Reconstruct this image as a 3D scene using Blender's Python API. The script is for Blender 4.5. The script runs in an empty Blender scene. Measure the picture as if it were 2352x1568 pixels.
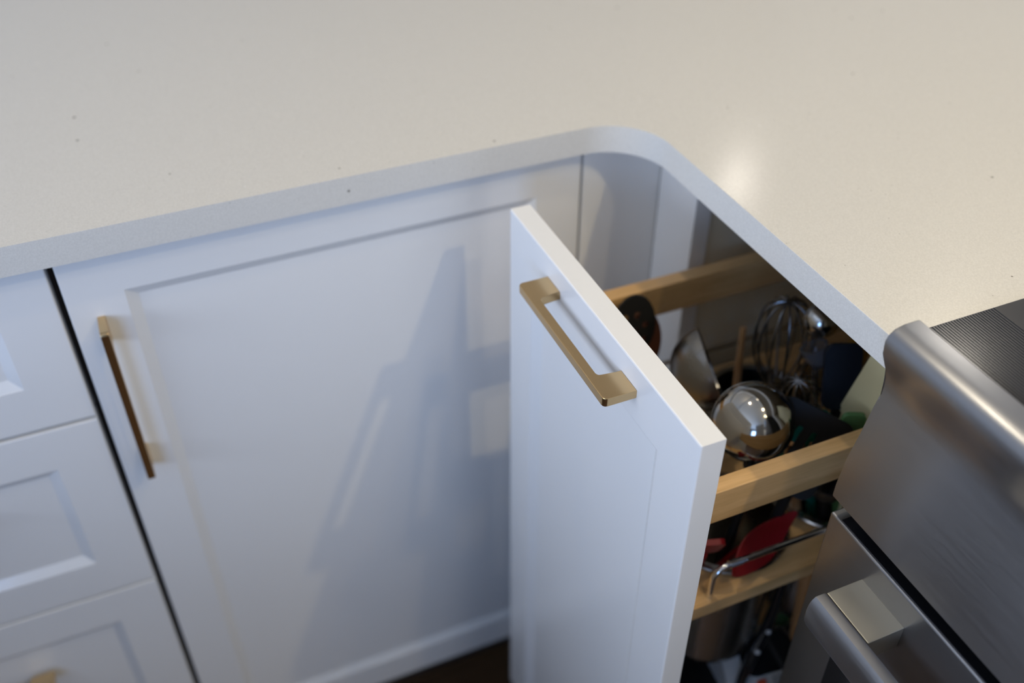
import bpy, bmesh, math, random
from mathutils import Vector, Matrix
random.seed(7)
S = bpy.context.scene
COL = S.collection

# ------------------------------------------------------------------ camera
RIGHT = Vector((0.91934842, -0.39344227, 0.00128648))
UP = Vector((0.24842503, 0.58301899, 0.77354629))
TOW = Vector((-0.30509585, -0.71083897, 0.63373849))
cam_d = bpy.data.cameras.new('camera')
cam = bpy.data.objects.new('camera', cam_d); COL.objects.link(cam)
m = Matrix((RIGHT, UP, TOW)).transposed().to_4x4()
m.translation = Vector((0, 0, 1.3237))
cam.matrix_world = m
cam_d.sensor_width = 36; cam_d.lens = 34.877
cam_d.clip_start = 0.02
cam_d.dof.use_dof = True
cam_d.dof.focus_distance = 0.69
cam_d.dof.aperture_fstop = 2.8
S.camera = cam

# ------------------------------------------------------------------ light and exposure
vs = S.view_settings
S.display_settings.display_device = 'sRGB'
vs.view_transform = 'Standard'; vs.look = 'None'; vs.gamma = 1.0; vs.use_curve_mapping = False
vs.exposure = -0.08

w = bpy.data.worlds.new('world'); S.world = w; w.use_nodes = True
w.node_tree.nodes['Background'].inputs[0].default_value = (0.62, 0.74, 1.0, 1)
w.node_tree.nodes['Background'].inputs[1].default_value = 0.3

def area(name, loc, target, size, size_y, power, col, shape='RECTANGLE'):
    d = bpy.data.lights.new(name, 'AREA'); d.shape = shape; d.size = size
    if shape in ('RECTANGLE', 'ELLIPSE'): d.size_y = size_y
    d.energy = power; d.color = col
    o = bpy.data.objects.new(name, d); COL.objects.link(o)
    o.location = loc
    o.rotation_euler = (Vector(target) - Vector(loc)).to_track_quat('-Z', 'Y').to_euler()
    return o
COOL = (0.40, 0.61, 1.0)
WARM = (1.0, 0.81, 0.53)
# daylight through the window in the left wall and the one in the wall behind the camera
area('window_or_fill_light', (-2.54, -0.30, 1.45), (0.0, -0.30, 1.2), 2.4, 1.1, 64, (0.69, 0.78, 0.98))
area('window_or_fill_light', (-1.55, -2.54, 1.45), (-1.2, 0.0, 1.2), 1.3, 1.1, 50, (0.27, 0.50, 1.0))
# recessed lamps in the ceiling, added fill lights and a small spot hanging lower over the range
area('recessed_or_fill_lamp', (0.74, 0.04, 2.47), (0.74, 0.04, 0), 0.07, 0.07, 3.2, WARM, 'DISK')
area('window_or_fill_light', (0.72, -2.54, 1.45), (0.5, 0.0, 1.2), 0.6, 1.1, 8, (1.0, 0.95, 0.88))  # fill light added for the left-run fronts; its window is made up
area('recessed_or_fill_lamp', (0.52, -0.60, 2.47), (0.52, -0.60, 0), 0.05, 0.05, 4.0, WARM, 'DISK')
area('recessed_or_fill_lamp', (0.15, 1.00, 2.47), (0.15, 1.00, 0), 0.07, 0.07, 4.2, (1.0, 0.86, 0.64), 'DISK')  # fill lamp added to brighten the worktop but not the fronts
area('range_spot', (0.605, -0.12, 1.682), (0.605, -0.12, 0), 0.025, 0.025, 3.4, (1.0, 0.82, 0.48), 'DISK')
# lamp under the wall cupboards beyond the corner
area('cupboard_lamp', (0.936, 1.21, 1.368), (0.936, 1.21, 0), 0.05, 0.05, 0.22, (1, 0.92, 0.8), 'DISK')
area('cupboard_lamp', (1.03, 0.78, 1.50), (1.03, 0.78, 0), 0.09, 0.09, 0.6, (1, 0.92, 0.8), 'DISK')

# ------------------------------------------------------------------ materials
def new_mat(name):
    mt = bpy.data.materials.new(name); mt.use_nodes = True
    nt = mt.node_tree; b = nt.nodes['Principled BSDF']
    return mt, nt, b
def mat(name, col, rough=0.4, metal=0.0, coat=0.0, noise=0.0, scale=40, bump=0.0, bscale=200, stretch=(1, 1, 1), **kw):
    mt, nt, b = new_mat(name)
    b.inputs['Base Color'].default_value = (*col, 1)
    b.inputs['Roughness'].default_value = rough
    b.inputs['Metallic'].default_value = metal
    b.inputs['Coat Weight'].default_value = coat
    b.inputs['Coat Roughness'].default_value = 0.12
    for k, v in kw.items(): b.inputs[k].default_value = v
    tc = nt.nodes.new('ShaderNodeTexCoord'); mp = nt.nodes.new('ShaderNodeMapping')
    mp.inputs['Scale'].default_value = stretch
    nt.links.new(tc.outputs['Object'], mp.inputs[0])
    if noise > 0:
        n = nt.nodes.new('ShaderNodeTexNoise'); n.inputs['Scale'].default_value = scale; n.inputs['Detail'].default_value = 5
        nt.links.new(mp.outputs[0], n.inputs['Vector'])
        mr = nt.nodes.new('ShaderNodeMapRange')
        mr.inputs[1].default_value = 0.3; mr.inputs[2].default_value = 0.7
        mr.inputs[3].default_value = max(0.02, rough - noise); mr.inputs[4].default_value = rough + noise
        nt.links.new(n.outputs[0], mr.inputs[0]); nt.links.new(mr.outputs[0], b.inputs['Roughness'])
    if bump > 0:
        n = nt.nodes.new('ShaderNodeTexNoise'); n.inputs['Scale'].default_value = bscale; n.inputs['Detail'].default_value = 3
        nt.links.new(mp.outputs[0], n.inputs['Vector'])
        bp = nt.nodes.new('ShaderNodeBump'); bp.inputs['Strength'].default_value = bump; bp.inputs['Distance'].default_value = 0.001
        nt.links.new(n.outputs[0], bp.inputs['Height']); nt.links.new(bp.outputs[0], b.inputs['Normal'])
    return mt

def wood(name, c1, c2, rough=0.42, along='X', scale=1.0, coat=0.25):
    mt, nt, b = new_mat(name)
    tc = nt.nodes.new('ShaderNodeTexCoord'); mp = nt.nodes.new('ShaderNodeMapping')
    s = {'X': (6, 90, 90), 'Y': (90, 6, 90), 'Z': (90, 90, 6)}[along]
    mp.inputs['Scale'].default_value = tuple(k * scale for k in s)
    nt.links.new(tc.outputs['Object'], mp.inputs[0])
    n = nt.nodes.new('ShaderNodeTexNoise'); n.inputs['Scale'].default_value = 1.0; n.inputs['Detail'].default_value = 6; n.inputs['Distortion'].default_value = 0.3
    nt.links.new(mp.outputs[0], n.inputs['Vector'])
    n2 = nt.nodes.new('ShaderNodeTexNoise'); n2.inputs['Scale'].default_value = 9.0; n2.inputs['Detail'].default_value = 3
    nt.links.new(mp.outputs[0], n2.inputs['Vector'])
    mx = nt.nodes.new('ShaderNodeMath'); mx.operation = 'MULTIPLY_ADD'; mx.inputs[1].default_value = 0.35
    nt.links.new(n2.outputs[0], mx.inputs[0]); nt.links.new(n.outputs[0], mx.inputs[2])
    cr = nt.nodes.new('ShaderNodeValToRGB')
    cr.color_ramp.elements[0].position = 0.45; cr.color_ramp.elements[0].color = (*c2, 1)
    cr.color_ramp.elements[1].position = 0.85; cr.color_ramp.elements[1].color = (*c1, 1)
    nt.links.new(mx.outputs[0], cr.inputs[0]); nt.links.new(cr.outputs[0], b.inputs['Base Color'])
    b.inputs['Roughness'].default_value = rough; b.inputs['Coat Weight'].default_value = coat; b.inputs['Coat Roughness'].default_value = 0.25
    bp = nt.nodes.new('ShaderNodeBump'); bp.inputs['Strength'].default_value = 0.15; bp.inputs['Distance'].default_value = 0.0006
    nt.links.new(mx.outputs[0], bp.inputs['Height']); nt.links.new(bp.outputs[0], b.inputs['Normal'])
    return mt

def quartz():
    mt, nt, b = new_mat('quartz')
    tc = nt.nodes.new('ShaderNodeTexCoord')
    base = nt.nodes.new('ShaderNodeTexNoise'); base.inputs['Scale'].default_value = 900; base.inputs['Detail'].default_value = 2
    nt.links.new(tc.outputs['Object'], base.inputs['Vector'])
    cr = nt.nodes.new('ShaderNodeValToRGB')
    cr.color_ramp.elements[0].position = 0.35; cr.color_ramp.elements[0].color = (0.65, 0.63, 0.575, 1)
    cr.color_ramp.elements[1].position = 0.65; cr.color_ramp.elements[1].color = (0.72, 0.70, 0.64, 1)
    nt.links.new(base.outputs[0], cr.inputs[0])
    last = cr.outputs[0]
    for sc, th, colr in ((45, 0.075, (0.22, 0.20, 0.17, 1)), (140, 0.085, (0.42, 0.40, 0.36, 1)), (70, 0.07, (0.82, 0.81, 0.78, 1))):
        mp = nt.nodes.new('ShaderNodeMapping'); mp.inputs['Location'].default_value = (sc * 0.013, sc * 0.027, sc * 0.041)
        nt.links.new(tc.outputs['Object'], mp.inputs[0])
        v = nt.nodes.new('ShaderNodeTexVoronoi'); v.inputs['Scale'].default_value = sc
        nt.links.new(mp.outputs[0], v.inputs['Vector'])
        # only some cells carry a fleck, each of its own size
        wn = nt.nodes.new('ShaderNodeSeparateColor'); nt.links.new(v.outputs['Color'], wn.inputs[0])
        sz = nt.nodes.new('ShaderNodeMath'); sz.operation = 'MULTIPLY_ADD'; sz.inputs[1].default_value = th * 2.2; sz.inputs[2].default_value = -th * 1.2
        nt.links.new(wn.outputs[0], sz.inputs[0])
        lt = nt.nodes.new('ShaderNodeMath'); lt.operation = 'LESS_THAN'
        nt.links.new(v.outputs['Distance'], lt.inputs[0]); nt.links.new(sz.outputs[0], lt.inputs[1])
        mx = nt.nodes.new('ShaderNodeMix'); mx.data_type = 'RGBA'
        nt.links.new(lt.outputs[0], mx.inputs[0]); nt.links.new(last, mx.inputs[6]); mx.inputs[7].default_value = colr
        last = mx.outputs[2]
    nt.links.new(last, b.inputs['Base Color'])
    b.inputs['Roughness'].default_value = 0.20
    b.inputs['Specular IOR Level'].default_value = 0.5
    n = nt.nodes.new('ShaderNodeTexNoise'); n.inputs['Scale'].default_value = 60; n.inputs['Detail'].default_value = 4
    nt.links.new(tc.outputs['Object'], n.inputs['Vector'])
    bp = nt.nodes.new('ShaderNodeBump'); bp.inputs['Strength'].default_value = 0.04; bp.inputs['Distance'].default_value = 0.0006
    nt.links.new(n.outputs[0], bp.inputs['Height']); nt.links.new(bp.outputs[0], b.inputs['Normal'])
    return mt

M = {}
M['paint'] = mat('white_paint', (0.84, 0.84, 0.82), 0.30, coat=0.35, bump=0.03, bscale=350)
M['melamine'] = mat('cream_melamine', (0.80, 0.71, 0.52), 0.5)
M['quartz'] = quartz()
M['brass'] = mat('brushed_brass', (0.68, 0.48, 0.25), 0.24, metal=1, noise=0.02, scale=60)
M['maple'] = wood('maple', (0.78, 0.50, 0.225), (0.55, 0.325, 0.125))
M['steel'] = mat('brushed_steel', (0.34, 0.345, 0.36), 0.32, metal=1, noise=0.025, scale=14, stretch=(60, 2, 60))
_b = M['steel'].node_tree.nodes['Principled BSDF']
_b.inputs['Anisotropic'].default_value = 0.75
_t = M['steel'].node_tree.nodes.new('ShaderNodeTangent'); _t.direction_type = 'RADIAL'; _t.axis = 'Y'
M['steel'].node_tree.links.new(_t.outputs[0], _b.inputs['Tangent'])
M['polished'] = mat('polished_steel', (0.48, 0.46, 0.42), 0.10, metal=1, noise=0.05, scale=30)
M['dull_steel'] = mat('dull_steel', (0.26, 0.245, 0.22), 0.30, metal=1, noise=0.1, scale=60)
M['canister'] = mat('canister_steel', (0.42, 0.40, 0.37), 0.24, metal=1, noise=0.05, scale=20)
M['chrome'] = mat('chrome', (0.80, 0.80, 0.80), 0.07, metal=1)
M['wire'] = mat('whisk_wire', (0.20, 0.20, 0.205), 0.3, metal=1)
M['black_nylon'] = mat('black_nylon', (0.010, 0.010, 0.010), 0.5, **{'Specular IOR Level': 0.25})
M['black_gloss'] = mat('black_gloss', (0.008, 0.008, 0.009), 0.12, coat=0.5)
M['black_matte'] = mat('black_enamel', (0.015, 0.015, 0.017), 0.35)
M['cooktop'] = mat('ceramic_glass', (0.012, 0.012, 0.014), 0.13, noise=0.05, scale=18, coat=0.3)
M['navy'] = mat('navy_silicone', (0.006, 0.010, 0.020), 0.55, **{'Specular IOR Level': 0.3})
M['red'] = mat('red_silicone', (0.24, 0.004, 0.007), 0.42)
M['teal'] = mat('teal_plastic', (0.01, 0.19, 0.13), 0.45)
M['green'] = mat('green_silicone', (0.07, 0.17, 0.06), 0.5)
M['yellow'] = mat('amber_plastic', (0.40, 0.20, 0.02), 0.45)
M['cream'] = mat('cream_plastic', (0.66, 0.62, 0.38), 0.45)
M['darkwood'] = wood('dark_wood', (0.13, 0.045, 0.022), (0.06, 0.02, 0.012), along='Z')
M['lightwood'] = wood('beech', (0.50, 0.28, 0.12), (0.36, 0.18, 0.07), along='Z')
M['floorwood'] = wood('floor_oak', (0.13, 0.072, 0.034), (0.07, 0.038, 0.018), rough=0.4, scale=0.4)
M['white_plastic'] = mat('white_plastic', (0.50, 0.49, 0.47), 0.35)
M['orange_red'] = mat('orange_red_button', (0.50, 0.07, 0.03), 0.4)
M['grey_print'] = mat('grey_print', (0.25, 0.25, 0.26), 0.5)
M['glass_clear'] = mat('clear_plastic', (0.45, 0.46, 0.50), 0.15, **{'Transmission Weight': 0.9, 'IOR': 1.45})
M['wall'] = mat('wall_paint', (0.42, 0.41, 0.39), 0.7, bump=0.1, bscale=300)
M['grey_paint'] = mat('grey_paint', (0.16, 0.155, 0.15), 0.45)
M['satin_steel'] = mat('satin_steel', (0.50, 0.47, 0.38), 0.40, metal=0.8, noise=0.05, scale=30)
M['ceiling'] = mat('ceiling_paint', (0.75, 0.74, 0.72), 0.8, bump=0.1, bscale=300)
M['window_glass'] = mat('window_glass', (1, 1, 1), 0.0, **{'Transmission Weight': 1.0, 'IOR': 1.0})

# ------------------------------------------------------------------ helpers
ORG = {}
def obj(name, bm, material, parent=None, smooth=False, label=None, kind=None, angle=35):
    """link a bmesh given in world coordinates as one mesh object"""
    o0 = ORG.get(parent.name if parent else None, Vector((0, 0, 0)))
    me = bpy.data.meshes.new(name)
    bmesh.ops.remove_doubles(bm, verts=bm.verts, dist=1e-6)
    bmesh.ops.recalc_face_normals(bm, faces=bm.faces)
    if parent is None and bm.verts:
        xs = [v.co.x for v in bm.verts]; ys = [v.co.y for v in bm.verts]; zs = [v.co.z for v in bm.verts]
        o0 = Vector(((min(xs) + max(xs)) / 2, (min(ys) + max(ys)) / 2, min(zs)))
    bmesh.ops.translate(bm, verts=bm.verts, vec=-o0)
    bm.to_mesh(me); bm.free()
    me.materials.append(material)
    o = bpy.data.objects.new(name, me); COL.objects.link(o)
    if smooth:
        for p in me.polygons: p.use_smooth = True
        me.set_sharp_from_angle(angle=math.radians(angle))
        wn_ = o.modifiers.new('weighted_normal', 'WEIGHTED_NORMAL'); wn_.keep_sharp = True; wn_.weight = 80
    if parent is None: o.location = o0
    else: o.parent = parent
    ORG[o.name] = o0
    if label: o['label'] = label
    if kind: o['kind'] = kind
    return o
def thing(name, label, cat, loc, group=None):
    o = bpy.data.objects.new(name, None); COL.objects.link(o); o.location = loc
    o.empty_display_size = 0.05
    ORG[o.name] = Vector(loc); o['label'] = label; o['category'] = cat
    if group: o['group'] = group
    return o
def struct(name, bm, material):
    return obj(name, bm, material, kind='structure')

def box(bm, x0, x1, y0, y1, z0, z1, bev=0.0, seg=2):
    r = bmesh.ops.create_cube(bm, size=1.0)
    vs_ = r['verts']
    for v in vs_:
        v.co = Vector((x0 if v.co.x < 0 else x1, y0 if v.co.y < 0 else y1, z0 if v.co.z < 0 else z1))
    if bev > 0:
        es = {e for v in vs_ for e in v.link_edges}
        bmesh.ops.bevel(bm, geom=list(es), offset=bev, segments=seg, profile=0.5, affect='EDGES')
    return bm
def B(*a, **k): return box(bmesh.new(), *a, **k)
def prism(bm, pts, axis, a, b, bev=0.0, seg=2):
    """pts: closed 2-D outline in the plane normal to axis; extruded from a to b"""
    def P(p, t):
        if axis == 'X': return Vector((t, p[0], p[1]))
        if axis == 'Y': return Vector((p[0], t, p[1]))
        return Vector((p[0], p[1], t))
    v0 = [bm.verts.new(P(p, a)) for p in pts]; v1 = [bm.verts.new(P(p, b)) for p in pts]
    n = len(pts)
    c0 = bm.faces.new(v0); c1 = bm.faces.new(list(reversed(v1)))
    for i in range(n): bm.faces.new((v0[i], v1[i], v1[(i + 1) % n], v0[(i + 1) % n]))
    if bev > 0:
        es = set(c0.edges) | set(c1.edges)
        bmesh.ops.bevel(bm, geom=list(es), offset=bev, segments=seg, profile=0.5, affect='EDGES')
    return bm
def frame_of(d):
    d = d.normalized()
    a = Vector((0, 0, 1)) if abs(d.z) < 0.9 else Vector((1, 0, 0))
    u = d.cross(a).normalized(); v = d.cross(u).normalized()
    return u, v
def tube(bm, pts, r, n=12, caps=True):
    pts = [Vector(p) for p in pts]
    rr = r if isinstance(r, (list, tuple)) else [r] * len(pts)
    d0 = (pts[1] - pts[0]).normalized(); u, v = frame_of(d0)
    rings = []
    for i, p in enumerate(pts):
        d = (pts[min(i + 1, len(pts) - 1)] - pts[max(i - 1, 0)]).normalized()
        u = (u - d * u.dot(d)).normalized(); v = d.cross(u)
        rings.append([bm.verts.new(p + (u * math.cos(2 * math.pi * k / n) + v * math.sin(2 * math.pi * k / n)) * rr[i]) for k in range(n)])
    for a, b in zip(rings, rings[1:]):
        for k in range(n): bm.faces.new((a[k], a[(k + 1) % n], b[(k + 1) % n], b[k]))
    if caps: bm.faces.new(rings[0]); bm.faces.new(list(reversed(rings[-1])))
    return bm
def lathe(bm, prof, org, axis=(0, 0, 1), n=40):
    """prof: (radius, height) along axis"""
    ax = Vector(axis).normalized(); u, v = frame_of(ax); org = Vector(org)
    rings = []
    for r, h in prof:
        if r < 1e-6: rings.append([bm.verts.new(org + ax * h)])
        else: rings.append([bm.verts.new(org + ax * h + (u * math.cos(2 * math.pi * k / n) + v * math.sin(2 * math.pi * k / n)) * r) for k in range(n)])
    for a, b in zip(rings, rings[1:]):
        for k in range(n):
            k2 = (k + 1) % n
            if len(a) == 1 and len(b) == 1: continue
            if len(a) == 1: bm.faces.new((a[0], b[k2], b[k]))
            elif len(b) == 1: bm.faces.new((a[k], a[k2], b[0]))
            else: bm.faces.new((a[k], a[k2], b[k2], b[k]))
    return bm
def plate(bm, outline, thick, org, u, v, holes=(), bend=0.0):
    """flat blade: outline and holes in (s, t) on axes u, v through org, with real thickness; bend cups it"""
    u = Vector(u).normalized(); v = (Vector(v) - u * Vector(v).dot(u)).normalized(); nn = u.cross(v)
    org = Vector(org)
    def put(s, t, h): return org + u * s + v * t + nn * (h + bend * (s * s + 0.35 * t * t))
    loops = [outline] + list(holes)
    ed = []; tops = []
    for lp in loops:
        vs_ = [bm.verts.new(Vector((s, t, 0))) for s, t in lp]
        tops.append(vs_)
        for i in range(len(vs_)): ed.append(bm.edges.new((vs_[i], vs_[(i + 1) % len(vs_)])))
    r = bmesh.ops.triangle_fill(bm, edges=ed, use_beauty=True, use_dissolve=False)
    fs = [g for g in r['geom'] if isinstance(g, bmesh.types.BMFace)]
    if bend:
        es = list({e for f in fs for e in f.edges})
        bmesh.ops.subdivide_edges(bm, edges=es, cuts=3, use_grid_fill=True)
        fs = list(bm.faces)
    ret = bmesh.ops.extrude_face_region(bm, geom=fs)
    nv = [g for g in ret['geom'] if isinstance(g, bmesh.types.BMVert)]
    nset = set(nv)
    for v_ in bm.verts:
        s, t = v_.co.x, v_.co.y
        v_.co = put(s, t, thick / 2 if v_ in nset else -thick / 2)
    return bm
def rrect(x0, x1, y0, y1, r, n=6):
    out = []
    for cx, cy, a0 in ((x1 - r, y1 - r, 0), (x0 + r, y1 - r, 90), (x0 + r, y0 + r, 180), (x1 - r, y0 + r, 270)):
        for i in range(n + 1):
            a = math.radians(a0 + 90 * i / n); out.append((cx + r * math.cos(a), cy + r * math.sin(a)))
    return out
def arc(cx, cy, r, a0, a1, n=8):
    return [(cx + r * math.cos(math.radians(a0 + (a1 - a0) * i / n)), cy + r * math.sin(math.radians(a0 + (a1 - a0) * i / n))) for i in range(n + 1)]

def framed_front(axis, face, sgn, a0, a1, z0, z1, thick, stile, bev=0.010, depth=0.006):
    """frame-and-panel front. axis 'Y': faces -Y at Y=face, spans X; axis 'X': faces -X, spans Y.
    returns (frame bmesh, panel bmesh)"""
    def P(a, z, d):
        return Vector((a, face + d, z)) if axis == 'Y' else Vector((face + d, a, z))
    e = 0.0012
    fr = bmesh.new()
    def ring(o0, o1, p0, p1, d): return [fr.verts.new(P(*q, d)) for q in ((o0, p0), (o1, p0), (o1, p1), (o0, p1))]
    R_ = [ring(a0, a1, z0, z1, thick),
          ring(a0, a1, z0, z1, e),
          ring(a0 + e * .3, a1 - e * .3, z0 + e * .3, z1 - e * .3, e * .3),
          ring(a0 + e, a1 - e, z0 + e, z1 - e, 0),
          ring(a0 + stile, a1 - stile, z0 + stile, z1 - stile, 0),
          ring(a0 + stile + 0.0012, a1 - stile - 0.0012, z0 + stile + 0.0012, z1 - stile - 0.0012, 0.0009),
          ring(a0 + stile + bev, a1 - stile - bev, z0 + stile + bev, z1 - stile - bev, depth),
          ring(a0 + stile + bev, a1 - stile - bev, z0 + stile + bev, z1 - stile - bev, depth + 0.004)]
    for a, b in zip(R_, R_[1:]):
        for i in range(4): fr.faces.new((a[i], a[(i + 1) % 4], b[(i + 1) % 4], b[i]))
    for i in range(4):   # close the back
        fr.faces.new((R_[0][i], R_[-1][i], R_[-1][(i + 1) % 4], R_[0][(i + 1) % 4]))
    pn = bmesh.new()
    q0, q1, r0, r1 = a0 + stile + bev - .001, a1 - stile - bev + .001, z0 + stile + bev - .001, z1 - stile - bev + .001
    if axis == 'Y': box(pn, q0, q1, face + depth, face + thick - .003, r0, r1)
    else: box(pn, face + depth, face + thick - .003, q0, q1, r0, r1)
    return fr, pn

def pull_handle(name, axis, face, along, c0, c1, other, parent, proj=0.026, t=0.0070, bar=0.0065, post=0.024):
    """flat D-shaped pull standing off a front. along: axis the bar runs on ('X','Y','Z').
    outline lies in the plane (standoff, along), thickness t on the third axis centred on `other`"""
    L = c1 - c0
    def outline():
        r = 0.004
        pts = [(0, 0), (proj - 0.0035, 0)]
        pts += [(proj - 0.0035 + 0.0035 * math.sin(math.radians(a)), 0.0035 - 0.0035 * math.cos(math.radians(a))) for a in (30, 60, 90)]
        pts += [(proj, L - 0.0035)]
        pts += [(proj - 0.0035 + 0.0035 * math.cos(math.radians(a)), L - 0.0035 + 0.0035 * math.sin(math.radians(a))) for a in (30, 60, 90)]
        pts += [(0, L), (0, L - post), (proj - bar - r, L - post)]
        pts += [(proj - bar - r + r * math.sin(math.radians(a)), L - post - r + r * math.cos(math.radians(a))) for a in (30, 60, 90)]
        pts += [(proj - bar, post + r)]
        pts += [(proj - bar - r + r * math.cos(math.radians(a)), post + r - r * math.sin(math.radians(a))) for a in (30, 60, 90)]
        pts += [(0, post)]
        return pts
    bm = bmesh.new()
    def P(d, s, h):
        q = {}
        q['XYZ'.index(axis)] = face - d
        q['XYZ'.index(along)] = c0 + s
        k = [i for i in range(3) if i not in q][0]
        q[k] = other + h
        return Vector((q[0], q[1], q[2]))
    pts = outline(); n = len(pts)
    v0 = [bm.verts.new(P(d, s, -t / 2)) for d, s in pts]; v1 = [bm.verts.new(P(d, s, t / 2)) for d, s in pts]
    f0 = bm.faces.new(v0); f1 = bm.faces.new(v1)
    for i in range(n): bm.faces.new((v0[i], v1[i], v1[(i + 1) % n], v0[(i + 1) % n]))
    bmesh.ops.bevel(bm, geom=list(set(f0.edges) | set(f1.edges)), offset=0.0009, segments=2, profile=0.5, affect='EDGES')
    return obj(name, bm, M['brass'], parent, smooth=True, angle=30)

# ------------------------------------------------------------------ the room
XL, XR, YF, YB, ZC = -2.6, 1.08, -2.6, 1.375, 2.5
base = B(XL, XR, YF, YB, -0.05, -0.016)
floor = struct('floor', base, M['floorwood'])
random.seed(3)
# oak boards, laid along the left run
plank_w = 0.118; i = 0; y = YF
while y < YB - 0.01:
    y1 = min(y + plank_w, YB)
    xs = [XL] + sorted(random.uniform(XL + 0.6, XR - 0.6) for _ in range(1)) + [XR]
    for a, b in zip(xs, xs[1:]):
        obj('plank', B(a + 0.0006, b - 0.0006, y + 0.0006, y1 - 0.0006, -0.016, 0.0, bev=0.001, seg=1), M['floorwood'], floor)
    y = y1
struct('wall_back', B(XL, XR + 0.1, YB, YB + 0.1, -0.05, ZC), M['wall'])
struct('wall_right', B(XR, XR + 0.1, YF, YB, -0.05, ZC), M['wall'])
bm = bmesh.new()   # front wall with its window: X -2.25..-0.85, Z 0.88..2.22
box(bm, XL, -2.25, YF - 0.1, YF, -0.05, ZC); box(bm, -0.85, 0.40, YF - 0.1, YF, -0.05, ZC)
box(bm, 1.04, XR + 0.1, YF - 0.1, YF, -0.05, ZC); box(bm, 0.40, 1.04, YF - 0.1, YF, -0.05, 0.88); box(bm, 0.40, 1.04, YF - 0.1, YF, 2.22, ZC)  # opening on the right added for the fill light
box(bm, -2.25, -0.85, YF - 0.1, YF, -0.05, 0.88); box(bm, -2.25, -0.85, YF - 0.1, YF, 2.22, ZC)
struct('wall_front', bm, M['wall'])
struct('ceiling', B(XL - 0.1, XR + 0.1, YF - 0.1, YB + 0.1, ZC, ZC + 0.1), M['ceiling'])
# left wall with the window opening: Y -1.55..0.95, Z 0.88..2.22
WY0, WY1, WZ0, WZ1 = -1.55, 0.95, 0.88, 2.22
bm = bmesh.new()
box(bm, XL - 0.1, XL, YF - 0.1, WY0, -0.05, ZC); box(bm, XL - 0.1, XL, WY1, YB + 0.1, -0.05, ZC)
box(bm, XL - 0.1, XL, WY0, WY1, -0.05, WZ0); box(bm, XL - 0.1, XL, WY0, WY1, WZ1, ZC)
struct('wall_left', bm, M['wall'])
bm = bmesh.new()
for (a, b, c, d) in ((WY0, WY0 + .06, WZ0, WZ1), (WY1 - .06, WY1, WZ0, WZ1), (WY0, WY1, WZ0, WZ0 + .06), (WY0, WY1, WZ1 - .06, WZ1),
                     ((WY0 + WY1) / 2 - .03, (WY0 + WY1) / 2 + .03, WZ0, WZ1)):
    box(bm, XL - 0.09, XL - 0.03, a, b, c, d)
struct('window_1', bm, M['paint'])
bm = bmesh.new()
for (a, b, c, d) in ((-2.25, -2.19, .88, 2.22), (-.91, -.85, .88, 2.22), (-2.25, -.85, .88, .94), (-2.25, -.85, 2.16, 2.22), (-1.58, -1.52, .88, 2.22)):
    box(bm, a, b, YF - 0.09, YF - 0.03, c, d)
struct('window_2', bm, M['paint'])
bm = bmesh.new()
for (a, b, c, d) in ((.40, .46, .88, 2.22), (.98, 1.04, .88, 2.22), (.40, 1.04, .88, .94), (.40, 1.04, 2.16, 2.22)):
    box(bm, a, b, YF - 0.09, YF - 0.03, c, d)
struct('fill_window', bm, M['paint'])  # frame of the made-up window that carries the fill light

# unseen run added behind the camera to block window light: a tall cupboard and a base cabinet with its own worktop
tc_ = thing('blocker_cupboard', 'unseen tall grey cupboard added to keep window light off the rails', 'cupboard', (-0.34, -1.40, 0))
obj('body', B(-0.60, 0.30, -1.70, -1.122, .0005, 2.15, bev=.001), M['grey_paint'], tc_)
for k_ in range(2):
    x_ = -0.598 + .45 * k_
    fr_ = B(x_, x_ + .446, -1.120, -1.101, .10, 2.14, bev=.001)
    d_ = obj('door', fr_, M['grey_paint'], tc_)
    obj('handle', tube(bmesh.new(), [(x_ + (.42 if k_ == 0 else .03), -1.085, .9), (x_ + (.42 if k_ == 0 else .03), -1.085, 1.3)], .005, 10), M['brass'], d_, smooth=True)
isl = thing('blocker_cabinet', 'unseen white base cabinet with stone top, added to block low window light', 'cabinet', (-1.39, -1.40, 0))
obj('body', B(-1.80, -0.602, -1.70, -1.122, .10, .885), M['paint'], isl)
obj('plinth', B(-1.80, -0.602, -1.66, -1.18, .0005, .10), M['floorwood'], isl)
obj('top', B(-1.82, -0.602, -1.70, -1.09, .885, .911, bev=.0013), M['quartz'], isl)
for k_ in range(3):
    pr, pn_ = None, None
    q_ = bmesh.new(); box(q_, -1.798 + .399 * k_, -1.402 + .399 * k_, -1.120, -1.101, .12, .875, bev=.001)
    obj('door', q_, M['paint'], isl)

# the kitchen goes on to the left: one more base cabinet and an unseen unit added to block low window light
ex = thing('base_cabinet', 'plain white base cabinet left of the drawer cabinet', 'cabinet', (-0.76, 1.05, 0))
obj('carcass', B(-1.00, -0.5235, .735 + .0205, YB - .03, .10, .8845), M['paint'], ex)
obj('door', B(-0.998, -0.5255, .735, .735 + .019, .145, .8825, bev=.001), M['paint'], ex)
pn_ = thing('low_light_blocker', 'unseen dark grey unit with stone top, added to block low window light', 'cabinet', (-1.32, -0.05, 0))
obj('body', B(-1.63, -0.82, -.84, .700, .10, .885), M['grey_paint'], pn_)
obj('plinth', B(-1.60, -0.87, -.80, .700, .0005, .10), M['floorwood'], pn_)
obj('top', B(-1.66, -0.795, -.86, .7115, .885, .911, bev=.0013), M['quartz'], pn_)

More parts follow.
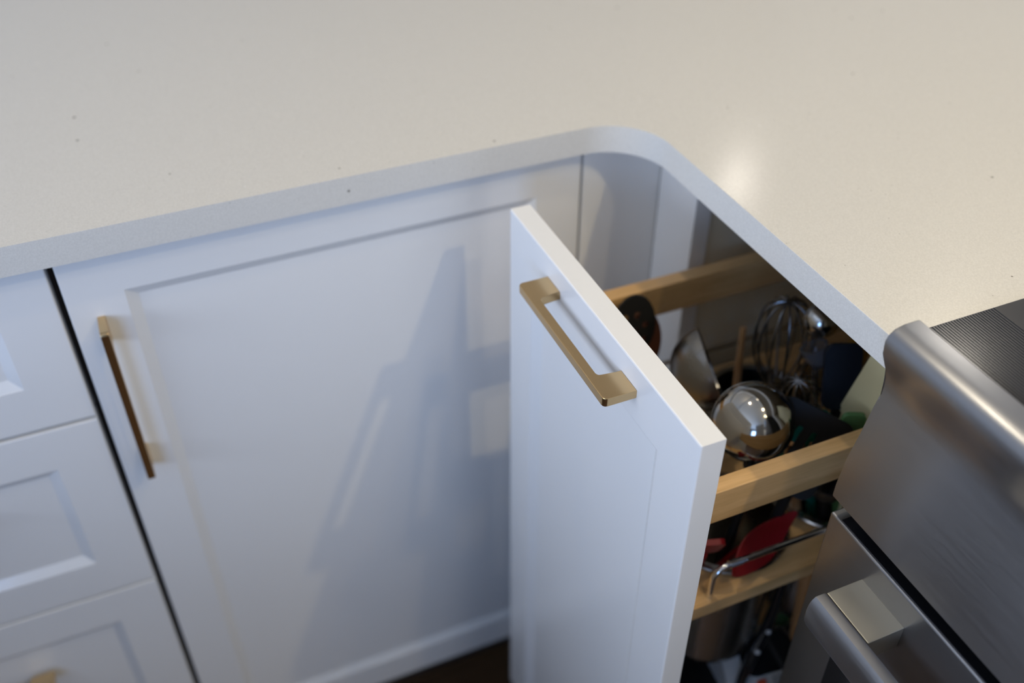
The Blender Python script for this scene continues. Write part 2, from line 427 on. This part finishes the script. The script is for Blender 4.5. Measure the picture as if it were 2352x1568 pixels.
# ------------------------------------------------------------------ worktop
TOPZ, UNDZ = 0.911, 0.885
EA, EB, RC = 0.7125, 0.431, 0.055       # front edge of the left run, of the right run, inner corner radius
pts = [(-1.5, EA)] + arc(EB - RC, EA - RC, RC, 90, 0, 24) + [(EB, 0.366), (XR - .001, 0.366), (XR - .001, YB - .001), (-1.5, YB - .001)]
bm = prism(bmesh.new(), pts, 'Z', UNDZ, TOPZ, bev=0.0013, seg=2)
wt = obj('worktop', bm, M['quartz'], smooth=True, angle=25)
wt['label'] = 'pale speckled stone worktop with a rounded inner corner'; wt['category'] = 'worktop'

# ------------------------------------------------------------------ left run: drawer cabinet, door cabinet, corner filler
FY = 0.735; TH = 0.019
dc = thing('drawer_cabinet', 'white base cabinet with three panelled drawer fronts left of the handled door', 'cabinet', (-0.30, 1.05, 0))
bm = bmesh.new()
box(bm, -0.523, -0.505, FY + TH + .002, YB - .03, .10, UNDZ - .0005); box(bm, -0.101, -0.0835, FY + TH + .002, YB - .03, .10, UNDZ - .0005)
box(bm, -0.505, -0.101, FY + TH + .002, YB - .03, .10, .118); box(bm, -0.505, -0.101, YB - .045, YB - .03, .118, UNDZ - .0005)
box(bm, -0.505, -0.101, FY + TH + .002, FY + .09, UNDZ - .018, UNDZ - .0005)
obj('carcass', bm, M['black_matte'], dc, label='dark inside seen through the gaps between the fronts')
obj('toe_kick', B(-0.523, -0.0835, FY + .075, FY + .09, 0.0005, .10), M['floorwood'], dc)
for k, (z0, z1) in enumerate(((0.7125, 0.8735), (0.4815, 0.7085), (0.1440, 0.4780))):
    fr, pn = framed_front('Y', FY, -1, -0.520, -0.0870, z0, z1, TH, 0.0465)
    d = obj('drawer_front', fr, M['paint'], dc)
    obj('panel', pn, M['paint'], d)
    zc = (0.793, 0.632, 0.384)[k]
    pull_handle('handle', 'Y', FY, 'X', -0.398, -0.212, zc, d)

cc = thing('door_cabinet', 'white base cabinet whose tall panelled door carries an upright bar handle', 'cabinet', (0.155, 1.05, 0))
bm = bmesh.new()
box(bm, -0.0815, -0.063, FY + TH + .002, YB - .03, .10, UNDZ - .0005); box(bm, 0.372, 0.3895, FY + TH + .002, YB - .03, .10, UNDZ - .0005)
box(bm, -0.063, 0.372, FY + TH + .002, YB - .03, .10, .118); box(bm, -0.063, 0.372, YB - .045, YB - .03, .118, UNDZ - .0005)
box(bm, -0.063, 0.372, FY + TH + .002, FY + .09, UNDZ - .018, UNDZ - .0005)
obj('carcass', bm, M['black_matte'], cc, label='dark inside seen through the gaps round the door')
obj('toe_kick', B(-0.0815, 0.3895, FY + .075, FY + .09, 0.0005, .10), M['floorwood'], cc)
fr, pn = framed_front('Y', FY, -1, -0.0805, 0.3865, 0.145, 0.8825, TH, 0.0465)
door = obj('door', fr, M['paint'], cc)
obj('panel', pn, M['paint'], door)
pull_handle('handle', 'Y', FY, 'Z', 0.642, 0.8155, -0.0575, door)

cf = obj('corner_filler', B(0.3890, 0.4744, FY, FY + TH, 0.10, UNDZ - .0005), M['paint'])
cf['label'] = 'plain white filler strip in the inner corner under the worktop curve'; cf['category'] = 'cabinet filler'

# ------------------------------------------------------------------ right run: the cabinet the pull-out slides from
FX = 0.4745
pc = thing('pullout_cabinet', 'white base cabinet standing open behind the pulled-out unit', 'cabinet', (0.78, 0.53, 0))
obj('far_stile', B(FX, FX + .019, 0.668, FY - .0005, .10, UNDZ - .0005, bev=.0006, seg=1), M['paint'], pc)
obj('near_stile', B(FX, FX + .019, 0.3655, 0.377, .10, UNDZ - .0005, bev=.0006, seg=1), M['paint'], pc)
obj('top_rail', B(FX, FX + .019, 0.377, 0.668, .863, UNDZ - .0005), M['paint'], pc)
obj('far_side', B(FX + .019, 1.05, 0.672, 0.690, .10, UNDZ - .0005), M['melamine'], pc, label='cream inner side wall')
obj('near_side', B(FX + .019, 1.05, 0.3655, 0.3725, .10, UNDZ - .0005), M['melamine'], pc, label='cream inner side wall')
obj('back_panel', B(1.035, 1.05, 0.3725, 0.672, .118, UNDZ - .0005), M['melamine'], pc)
obj('bottom_panel', B(FX + .019, 1.05, 0.3725, 0.672, .10, .118), M['melamine'], pc)
obj('toe_kick', B(FX + .05, FX + .065, 0.3655, FY + .07, 0.0005, .0995), M['floorwood'], pc)
obj('corner_bracket', prism(bmesh.new(), [(FX + .020, .672), (FX + .055, .672), (FX + .020, .645)], 'Z', .8555, .862), M['black_matte'], pc)
bm = bmesh.new(); box(bm, FX + .03, 1.0, .660, .672, .400, .412); box(bm, FX + .03, 1.0, .655, .660, .403, .409)
obj('slide_rail', bm, M['canister'], pc)

# ------------------------------------------------------------------ the pull-out unit
px0, px1 = 0.2815, 0.3000
pu = thing('pullout_unit', 'pulled-out white panelled drawer unit with maple rails, holding cooking tools', 'drawer', (0.46, 0.508, .17))
fr, pn = framed_front('X', px0, -1, 0.3555, 0.6605, 0.172, 0.880, px1 - px0, 0.0465, bev=0.011, depth=0.006)
pf = obj('front', fr, M['paint'], pu)
obj('panel', pn, M['paint'], pf)
pull_handle('handle', 'X', px0, 'Y', 0.4355, 0.5835, 0.8575, pf, t=0.0076, post=0.0235)
XE = 0.86
obj('side_rail', B(px1 + .0002, XE, 0.3920, 0.4060, .744, .778, bev=.0008), M['maple'], pu)
obj('side_rail', B(px1 + .0002, XE, 0.6315, 0.6465, .744, .778, bev=.0008), M['maple'], pu)
obj('back_board', B(XE, XE + .012, 0.3920, 0.6465, .30, .778), M['maple'], pu)
# shelf with round holes for the canisters
SZ0, SZ1, HR = .6225, .6370, .0530
CX = [0.402 + .118 * k for k in range(4)]; CY = [0.4610, 0.5790]
bm = bmesh.new()
def cell(bm, cx, cy, hx, hy):
    n = 32; ring_i = []; ring_o = []
    for k in range(n):
        a = 2 * math.pi * (k + .5) / n; c, s = math.cos(a), math.sin(a)
        f = min(hx / abs(c), hy / abs(s))
        ring_o.append((cx + c * f, cy + s * f)); ring_i.append((cx + c * HR, cy + s * HR))
    # put true corners in
    for z, ro in ((SZ1, 0), (SZ0, 1)):
        vi = [bm.verts.new((x, y, z)) for x, y in ring_i]; vo = [bm.verts.new((x, y, z)) for x, y in ring_o]
        for k in range(n):
            k2 = (k + 1) % n
            (x1_, y1_), (x2_, y2_) = ring_o[k], ring_o[k2]
            f = [vi[k], vo[k]]
            if abs(x1_ - x2_) > 1e-6 and abs(y1_ - y2_) > 1e-6:
                gx = cx + hx * (1 if (x1_ + x2_) / 2 > cx else -1); gy = cy + hy * (1 if (y1_ + y2_) / 2 > cy else -1)
                f.append(bm.verts.new((gx, gy, z)))
            f += [vo[k2], vi[k2]]
            bm.faces.new(f)
        if ro == 0: top_i = vi
        else: bot_i = vi
    for k in range(n): bm.faces.new((top_i[k], top_i[(k + 1) % n], bot_i[(k + 1) % n], bot_i[k]))
for cx in CX:
    for cy in CY: cell(bm, cx, cy, .059, .059)
# solid strips round the field of holes
x0f, x1f, y0f, y1f = CX[0] - .059, CX[-1] + .059, CY[0] - .059, CY[1] + .059
for a, b, c, d in ((px1, XE, .3920, y0f), (px1, XE, y1f, .6465), (px1, x0f, y0f, y1f), (x1f, XE, y0f, y1f)): box(bm, a, b, c, d, SZ0, SZ1)
obj('shelf', bm, M['maple'], pu)
obj('lower_shelf', B(px1, XE, .3920, .6465, .300, .3125, bev=.0006, seg=1), M['maple'], pu)
def guard(y):
    r = .013; x0 = .3500; z1 = .6715
    p = [(x0, y, SZ1 + .0002), (x0, y, z1 - r)]
    p += [(x0 + r - r * math.cos(math.radians(a)), y, z1 - r + r * math.sin(math.radians(a))) for a in range(15, 91, 15)]
    p += [(XE + .006, y, z1)]
    return p
for y in (.3985, .6400):
    g = obj('guard_rail', tube(bmesh.new(), guard(y), .0028, 14), M['chrome'], pu, smooth=True)
    obj('sleeve', tube(bmesh.new(), [(.3640, y, .6715), (.3760, y, .6715)], .0034, 14), M['chrome'], g, smooth=True)

# canisters hanging in the shelf
can_lab = ['near-side steel canister next to the pull-out front, red spoon in its mouth',
           'near-side steel canister beside the range, holding the navy spatula',
           'steel canister on the far side nearest the front, under the black slotted spoon',
           'steel canister on the far side holding the large balloon whisk']
k = 0
for cx, cy in ((CX[0], CY[0]), (CX[1], CY[0]), (CX[0], CY[1]), (CX[1], CY[1])):
    prof = [(0, .5000), (.038, .5000), (.0455, .5030), (.0500, .5100), (.0512, .5180), (.0522, .6530), (.0580, .6535), (.0588, .6550), (.0580, .6565),
            (.0520, .6568), (.0508, .6540), (.0500, .5190), (.0480, .5105), (.0440, .5050), (.036, .5030), (0, .5030)]
    prof = [(r, z) for r, z in prof]
    c = obj('utensil_canister', lathe(bmesh.new(), prof, (cx, cy, -.0140), n=56), M['canister'], smooth=True)
    c['label'] = can_lab[k]; c['category'] = 'canister'; c['group'] = 'steel canisters hanging in the shelf'; k += 1

# ------------------------------------------------------------------ cooking tools standing in the canisters
def bowl_prof(r, depth, t=.0011):
    out = [(r * math.sin(math.radians(a)), -depth * math.cos(math.radians(a))) for a in range(0, 91, 6)]
    inn = [((r - t) * math.sin(math.radians(a)), -(depth - t) * math.cos(math.radians(a))) for a in range(90, -1, -6)]
    return out + [(r + .0004, .0005)] + inn
def ladle(name, label, centre, opening, r, depth, foot, matl, hmat, hr=.004, side=None):
    t = thing(name, label, 'ladle', foot)
    op = Vector(opening).normalized(); c = Vector(centre)
    obj('bowl', lathe(bmesh.new(), bowl_prof(r, depth), c, op, 56), matl, t, smooth=True, angle=50)
    down = (Vector(foot) - c); dn = (down - op * down.dot(op)).normalized()
    p0 = c + dn * (r - .001)
    p1 = p0 + dn * .02 - op * .002
    obj('handle', tube(bmesh.new(), [p0 - dn * .006 - op * .004, p0 + dn * .004 - op * .004, p1, Vector(foot) * .5 + p1 * .5, foot], [hr * .9, hr, hr, hr, hr], 12), hmat, t, smooth=True)
    return t
ladle('soup_ladle', 'polished steel ladle with the round back of its bowl turned up', (.4115, .4600, .7600), (.42, .76, -.50), .0335, .0350, (.425, .482, .494), M['polished'], M['black_nylon'])
ladle('soup_ladle', 'dull steel ladle on its side, dark hollow facing the worktop', (.4270, .5450, .7450), (.865, -.325, .380), .0385, .0360, (.400, .560, .494), M['dull_steel'], M['black_nylon'], hr=.007)

def stick(bm_org, foot, r=.005): return tube(bmesh.new(), [bm_org, foot], r, 12)

# black slotted spoon by the far rail
t = thing('slotted_spoon', 'black slotted spoon upright against the far wooden rail', 'spoon', (.377, .582, .494))
U = Vector((.97, -.24, .0)).normalized(); V = Vector((-.10, -.10, -1)).normalized()
ol = [(.0200 * math.cos(math.radians(a)), .032 * math.sin(math.radians(a)) - .005) for a in range(0, 360, 15)]
holes = [[(cx + .0032 * math.cos(math.radians(a)), cy + .0042 * math.sin(math.radians(a))) for a in range(0, 360, 45)] for cx, cy in ((-.009, -.014), (.002, -.016), (.010, -.006), (-.010, .001), (.001, .000), (.009, .010), (-.006, .014))]
obj('head', plate(bmesh.new(), ol, .0025, (.3830, .6080, .7550), U, V, holes, bend=4.0), M['black_nylon'], t, smooth=True, angle=40)
obj('handle', stick((.3800, .6030, .7270), (.377, .582, .494), .0055), M['black_nylon'], t, smooth=True)
# dark wooden spoon beside it
t = thing('wooden_spoon', 'dark brown wooden spoon standing just behind the black slotted spoon', 'spoon', (.4160, .5900, .494))
ol = [(.0170 * math.cos(math.radians(a)), .034 * math.sin(math.radians(a))) for a in range(0, 360, 15)]
obj('head', plate(bmesh.new(), ol, .0050, (.3940, .6080, .7380), U, V, (), bend=5.0), M['darkwood'], t, smooth=True, angle=50)
obj('handle', stick((.3980, .6050, .7060), (.4160, .5900, .494), .0050), M['darkwood'], t, smooth=True)

# whisks
def whisk(label, neck, tip, foot, rad, n, wr=.0010, axis_hint=(1, 0, 0)):
    t = thing('whisk', label, 'whisk', foot, None)
    neck, tip, foot = Vector(neck), Vector(tip), Vector(foot)
    ax = (tip - neck).normalized(); L = (tip - neck).length; u, v = frame_of(ax)
    for j in range(n):
        a = math.pi * j / n; side = u * math.cos(a) + v * math.sin(a)
        pts = []
        for s in range(25):
            q = s / 24 * math.pi * 2 - math.pi      # from one side round the tip to the other
            h = (1 + math.cos(q)) / 2               # 0 at the neck, 1 at the tip
            wdt = math.sin(q / 1.0) if False else math.copysign(abs(math.sin(abs(q) ** 1.0 * .5 * 1.0)) * 0 + (math.sin(abs(q)) ** .8 if abs(q) < math.pi else 0), q)
            pts.append(neck + ax * (L * (h ** .8)) + side * (rad * wdt))
        obj('wire', tube(bmesh.new(), pts, wr, 6), M['wire'], t, smooth=True)
    obj('handle', tube(bmesh.new(), [neck + ax * .006, neck, foot], [.0045, .0055, .0050], 14), M['polished'], t, smooth=True)
whisk('large steel balloon whisk standing nearest the worktop edge', (.5000, .5380, .7050), (.4920, .5370, .8060), (.5120, .5650, .494), .0260, 6)
whisk('small steel whisk with its wire tip pointing up beside the black turner', (.4980, .4900, .7060), (.4680, .4790, .7700), (.5150, .4700, .494), .0170, 5, wr=.0008)

# navy spatula
t = thing('spatula', 'dark navy silicone spatula standing under the worktop edge', 'spatula', (.5350, .4600, .494))
U = Vector((.93, -.36, 0)).normalized(); V = Vector((-.20, -.35, -1)).normalized()
obj('blade', plate(bmesh.new(), rrect(-.0150, .0160, -.0300, .0280, .008), .0055, (.5030, .4680, .7700), U, V, (), bend=1.0), M['navy'], t, smooth=True)
obj('handle', stick((.5000, .4600, .7430), (.5350, .4600, .494), .0055), M['black_nylon'], t, smooth=True)
# black slotted turner
t = thing('slotted_turner', 'wide black slotted turner leaning over the near wooden rail', 'turner', (.4200, .4480, .494))
A_, B_ = Vector((.4400, .4600, .7800)), Vector((.4830, .4180, .7600))
U = (B_ - A_).normalized(); V = Vector((-.30, -.15, -.94)).normalized()
ol = rrect(0, .0640, 0, .0800, .010)
holes = [rrect(.0095 + .0125 * j, .0145 + .0125 * j, .020, .066, .0023, 3) for j in range(4)]
obj('blade', plate(bmesh.new(), ol, .0022, A_ - V * .002, U, V, holes, bend=0.0), M['black_nylon'], t)
cc_ = A_ + U * .03 + V * .080
obj('handle', stick(cc_, (.4200, .4480, .494), .0050), M['black_nylon'], t, smooth=True)
# teal, green, amber and brown ones behind and below it
t = thing('spatula', 'teal plastic spatula glimpsed through the slots of the black turner', 'spatula', (.5300, .4450, .494))
U = Vector((.93, -.36, 0)).normalized(); V = Vector((-.25, -.20, -1)).normalized()
obj('blade', plate(bmesh.new(), rrect(-.022, .022, -.03, .03, .008), .003, (.4730, .4620, .7120), U, V), M['teal'], t)
obj('handle', stick((.4800, .4560, .6840), (.5300, .4450, .494), .005), M['teal'], t, smooth=True)
t = thing('spatula', 'green silicone spatula, only a rounded corner showing over the near rail', 'spatula', (.5450, .4350, .494))
obj('blade', plate(bmesh.new(), rrect(-.010, .009, -.004, .050, .005), .004, (.4840, .4250, .7690), Vector((.9, -.43, 0)), Vector((0, .1, -1))), M['green'], t)
obj('handle', stick((.4790, .4310, .7230), (.5450, .4350, .494), .005), M['green'], t, smooth=True)
t = thing('spatula', 'amber plastic spatula in the dark beside the navy one', 'spatula', (.5520, .4650, .494))
obj('blade', plate(bmesh.new(), rrect(-.010, .010, -.03, .03, .006), .004, (.5350, .4900, .7550), Vector((.9, -.43, 0)), Vector((0, .1, -1))), M['yellow'], t)
obj('handle', stick((.5350, .4870, .7260), (.5520, .4650, .494), .005), M['yellow'], t, smooth=True)
t = obj('chopstick', tube(bmesh.new(), [(.4770, .5720, .7560), (.4740, .5650, .7150), (.4950, .5650, .494)], [.0030, .0036, .0042], 8), M['lightwood'], smooth=True)
t['label'] = 'thin light wooden stick standing between the ladles and the big whisk'; t['category'] = 'chopstick'
t = thing('wooden_fork', 'light wooden fork tucked behind the polished ladle', 'fork', (.5100, .4500, .494))
obj('head', plate(bmesh.new(), [(-.012, .03), (-.012, -.02), (-.007, -.02), (-.006, 0), (-.003, 0), (-.002, -.02), (.002, -.02), (.003, 0), (.006, 0), (.007, -.02), (.012, -.02), (.012, .03)], .004,
                  (.4600, .4500, .7060), Vector((.9, -.43, 0)), Vector((-.1, .1, -1))), M['lightwood'], t)
obj('handle', stick((.4600, .4480, .6850), (.5100, .4500, .494), .005), M['lightwood'], t, smooth=True)
# steel serving spoon and clear scoop near the worktop edge
t = thing('serving_spoon', 'bright steel spoon half hidden by the worktop edge', 'spoon', (.5400, .5500, .494))
obj('bowl', lathe(bmesh.new(), bowl_prof(.0150, .0110), (.5110, .5130, .7960), (.25, .55, -.35), 32), M['polished'], t, smooth=True, angle=50)
obj('handle', tube(bmesh.new(), [(.5130, .5180, .7830), (.5200, .5330, .7300), (.5400, .5500, .494)], [.004, .0045, .005], 10), M['polished'], t, smooth=True)
t = thing('scoop', 'clear plastic scoop beside the navy spatula', 'scoop', (.5380, .5000, .6390))
obj('bowl', lathe(bmesh.new(), bowl_prof(.0120, .0220, .002), (.4960, .5000, .7820), (-.25, .35, .75), 32), M['glass_clear'], t, smooth=True, angle=50)
obj('handle', tube(bmesh.new(), [(.5000, .4960, .7590), (.5060, .4930, .7200), (.5220, .4880, .6390)], [.003, .004, .004], 10), M['glass_clear'], t, smooth=True)

# cream board standing at the back of the near side
bd = obj('chopping_board', plate(bmesh.new(), rrect(-.0550, .0, .0, .195, .004), .004, (.5020, .4340, .8480), Vector((0, 1, .237)), Vector((0, .237, -1))), M['cream'])
bd['label'] = 'pale cream board standing on edge between the worktop and the range'; bd['category'] = 'chopping board'

# red spoon spatula lying across the first canister
red_pts = [(0.4510, 0.4279, 0.6709), (0.4317, 0.4253, 0.6709), (0.4091, 0.4214, 0.6709), (0.3914, 0.4157, 0.6689), (0.3777, 0.4075, 0.6623), (0.3659, 0.4016, 0.6556), (0.3669, 0.4001, 0.6526), (0.3822, 0.3986, 0.6480), (0.4001, 0.4001, 0.6454), (0.4175, 0.4047, 0.6464), (0.4303, 0.4135, 0.6536), (0.4395, 0.4195, 0.6607)]
P0 = Vector((.4088, .4124, .6577)); nrm = Vector((.15, -.75, .64)).normalized()
Ux = (Vector((1, 0, 0)) - nrm * nrm.x).normalized(); Vx = nrm.cross(Ux)
t = thing('spoon_spatula', 'red silicone spoon spatula lying behind the chrome guard rail', 'spatula', (.4100, .4600, .5700))
ol = [((Vector(p) - P0).dot(Ux), (Vector(p) - P0).dot(Vx)) for p in red_pts]
# smooth the outline
def smooth_loop(pts, it=2):
    for _ in range(it):
        out = []
        for i in range(len(pts)):
            a, b = pts[i], pts[(i + 1) % len(pts)]
            out += [(a[0] * .75 + b[0] * .25, a[1] * .75 + b[1] * .25), (a[0] * .25 + b[0] * .75, a[1] * .25 + b[1] * .75)]
        pts = out
    return pts
obj('head', plate(bmesh.new(), smooth_loop(ol, 2), .0022, P0 - nrm * .004, Ux, Vx, (), bend=6.0), M['red'], t, smooth=True, angle=50)
obj('handle', tube(bmesh.new(), [P0 - nrm * .008 + Vector((.0, .004, -.004)), P0 - nrm * .016 + Vector((.004, .016, -.03)), (.4100, .4600, .5700)], [.004, .005, .005], 10), M['red'], t, smooth=True)
t = thing('spatula', 'second red silicone spatula, mostly hidden by the pull-out front', 'spatula', (.375, .470, .494))
obj('blade', plate(bmesh.new(), rrect(-.012, .014, -.016, .02, .006), .005, (.3560, .4220, .6720), Vector((.9, -.3, 0)), Vector((.2, .5, -1)), (), bend=2), M['red'], t, smooth=True)
obj('handle', stick((.3580, .4270, .6560), (.375, .470, .494), .0045), M['red'], t, smooth=True)

# black bristle brush beside the range
t = thing('basting_brush', 'black bristle brush in the dark beside the range panel', 'brush', (.520, .430, .494))
bm = bmesh.new(); random.seed(11)
for j in range(260):
    a = random.uniform(0, 2 * math.pi); rr = .020 * math.sqrt(random.random())
    c = Vector((.482 + rr * math.cos(a), .432 + .7 * rr * math.sin(a), .688)); d = Vector((rr * math.cos(a) * .8 - .004, rr * math.sin(a) * .6 - .002, .036 + random.uniform(-.004, .004)))
    tube(bm, [c, c + d], [.0007, .0003], 3)
obj('bristles', bm, M['black_nylon'], t, kind='stuff')
obj('ferrule', lathe(bmesh.new(), [(0, 0), (.012, 0), (.020, .016), (.020, .020), (0, .020)], (.486, .434, .668), n=20), M['black_matte'], t, smooth=True)
obj('handle', stick((.486, .434, .669), (.520, .430, .494), .006), M['black_nylon'], t, smooth=True)

# ------------------------------------------------------------------ things on the lower shelf
# white appliance with a black glossy face
t = thing('hand_appliance', 'white plastic appliance with glossy black face on the lower shelf', 'appliance', (.450, .450, .3125))
U = Vector((1, -.10, 0)).normalized(); nrm = Vector((-.05, -.70, .71)).normalized(); V = nrm.cross(U).normalized()
C0 = Vector((.4510, .4265, .4785))
def face_plate(s0, s1, t0, t1, r, th, off):
    return plate(bmesh.new(), rrect(s0, s1, t0, t1, r, 8), th, C0 + nrm * off, U, V)
obj('body', plate(bmesh.new(), rrect(-.045, .060, -.075, .004, .018, 8), .040, C0 - nrm * .0212, U, V), M['white_plastic'], t, smooth=True, angle=30)
obj('face', face_plate(-.027, .062, -.033, .006, .016, .0024, .0005), M['black_gloss'], t)
obj('button', face_plate(-.0155, -.0055, -.0430, -.0365, .0031, .0024, .0002), M['orange_red'], t)
bm = bmesh.new()
for j, (s, wd) in enumerate(((.006, .004), (.012, .003), (.017, .005), (.024, .003), (.029, .004))):
    for rr_ in range(3):
        q = C0 + nrm * .0002
        pl_ = plate(bmesh.new(), rrect(s - .004, s - .004 + wd, -.046 + rr_ * .0035, -.0440 + rr_ * .0035, .0006, 2), .0016, q, U, V)
        me_ = bpy.data.meshes.new('tmp'); pl_.to_mesh(me_); pl_.free(); bm.from_mesh(me_); bpy.data.meshes.remove(me_)
obj('print', bm, M['grey_print'], t, label='small rows of grey print')
# black tongs with the glints of two rivets put into pale colour, in the gap in front of the canisters
t = thing('tongs', 'black kitchen tongs with two rivets painted pale as glints standing in the dark below the shelf', 'tongs', (.400, .397, .3125))
pa, pb = Vector((.4275, .4091, .4974)), Vector((.4446, .4188, .5071))
obj('arm', tube(bmesh.new(), [(.400, .3985, .3130), (.4150, .4030, .470), pa, pb, (.4530, .4235, .535), (.4560, .4240, .600)], [.004, .005, .006, .006, .005, .004], 12), M['black_gloss'], t, smooth=True)
for q in (pa, pb): obj('rivet', lathe(bmesh.new(), [(0, .0085), (.0018, .0080), (.0028, .0062), (.0028, .002), (0, .002)], q, nrm, 16), M['white_plastic'], t, smooth=True)  # pale plastic colour stands in for the glint of metal
# black bottle in front, wooden handled tool and green handle beside range
t = thing('kitchen_tool', 'light wooden tool handle peeping out below the shelf beside the oven door', 'tool', (.4560, .4180, .3125))
obj('handle', tube(bmesh.new(), [(.5100, .4280, .3130), (.4780, .4140, .540), (.4660, .4090, .612), (.4655, .4088, .616)], [.006, .008, .008, .005], 16), M['lightwood'], t, smooth=True)
t = thing('peeler', 'green handled tool in the dark below the shelf', 'tool', (.4620, .4400, .3125))
obj('handle', tube(bmesh.new(), [(.4840, .4500, .3130), (.4880, .4380, .540), (.4885, .4370, .552), (.4887, .4369, .556)], [.006, .007, .007, .004], 14), M['green'], t, smooth=True)
t = thing('storage_tub', 'black lidded tub at the foot of the first steel canister', 'tub', (.372, .452, .3125))
obj('body', lathe(bmesh.new(), [(0, 0), (.040, 0), (.046, .004), (.050, .110), (0, .110)], (.372, .452, .3127), n=40), M['black_gloss'], t, smooth=True)
obj('lid', lathe(bmesh.new(), [(0, 0), (.052, 0), (.052, .010), (.049, .013), (0, .013)], (.372, .452, .4230), n=40), M['black_nylon'], t, smooth=True)

# ------------------------------------------------------------------ the range
rg = thing('range', 'stainless steel slide-in range with black cooktop and a thick bar handle', 'cooker', (.74, -.02, 0))
RY0, RY1 = -.41, .350
obj('body', B(.432, 1.05, RY0, RY1 + .004, .03, .905), M['black_matte'], rg)
prof = [(.4318, .9350), (.4312, .9376), (.4300, .9384), (.4190, .9384), (.4120, .9368), (.4080, .9332), (.4063, .9285), (.4066, .9236), (.4080, .9180), (.4106, .9115), (.4150, .9020), (.4176, .8940), (.4185, .8870), (.4178, .8790),
        (.4149, .8680), (.4104, .8450), (.4051, .8238), (.4022, .7980), (.4014, .7873), (.4318, .7835)]
obj('control_panel', prism(bmesh.new(), prof, 'Y', RY0, RY1 + .002, bev=.0012), M['steel'], rg, smooth=True, angle=28)
# cooktop of black ceramic glass
obj('cooktop', B(.4322, 1.05, RY0, .3640, .9055, .9150, bev=.0008), M['cooktop'], rg)
bm = bmesh.new()
for j in range(34):
    x = .4350 + j * .0023
    prism(bm, [(x, .9149), (x + .0004, .9154), (x + .0009, .9154), (x + .0013, .9149)], 'Y', RY0 + .01, .3630)
obj('ribbed_strip', bm, M['cooktop'], rg, kind='stuff', label='fine parallel ribs along the front of the glass')
# oven door
DX0 = .4030
od = obj('oven_door', prism(bmesh.new(), rrect(DX0, .4315, .150, .7705, .0022, 4), 'Y', RY0, RY1, bev=.0015), M['steel'], rg, smooth=True, angle=30)
obj('dark_reflection', B(.4052, .4312, RY0 + .006, RY1 - .010, .7700, .7712), M['black_gloss'], od, label='steel door top with its dark reflection painted black')  # black strip stands in for the dark reflection in the steel
obj('window', prism(bmesh.new(), [(y_, z_) for y_, z_ in rrect(RY0 + .045, RY1 - .042, .200, .655, .006)], 'X', DX0 - .0016, DX0 + .002), M['black_gloss'], od, label='black glass oven window')
hp = [(.3715, .7120), (.3730, .7160), (.3730, .7420), (.3715, .7455), (.3690, .7466), (.3625, .7466), (.3600, .7440), (.3582, .7395), (.3574, .7330), (.3578, .7260), (.3592, .7195), (.3612, .7145), (.3640, .7115), (.3690, .7110)]
hb = obj('bar_handle', prism(bmesh.new(), hp, 'Y', RY0 + .044, RY1 - .044, bev=.0008), M['steel'], rg, smooth=True, angle=28)
for y0_, y1_ in ((.2610, .3060), (RY0 + .044, RY0 + .089)):
    obj('bracket', B(.3725, DX0 + .0005, y0_, y1_, .7225, .7453, bev=.0010), M['satin_steel'], hb, smooth=True, angle=30)
obj('storage_drawer', B(DX0, .4315, RY0, RY1, .035, .143, bev=.003), M['steel'], rg)
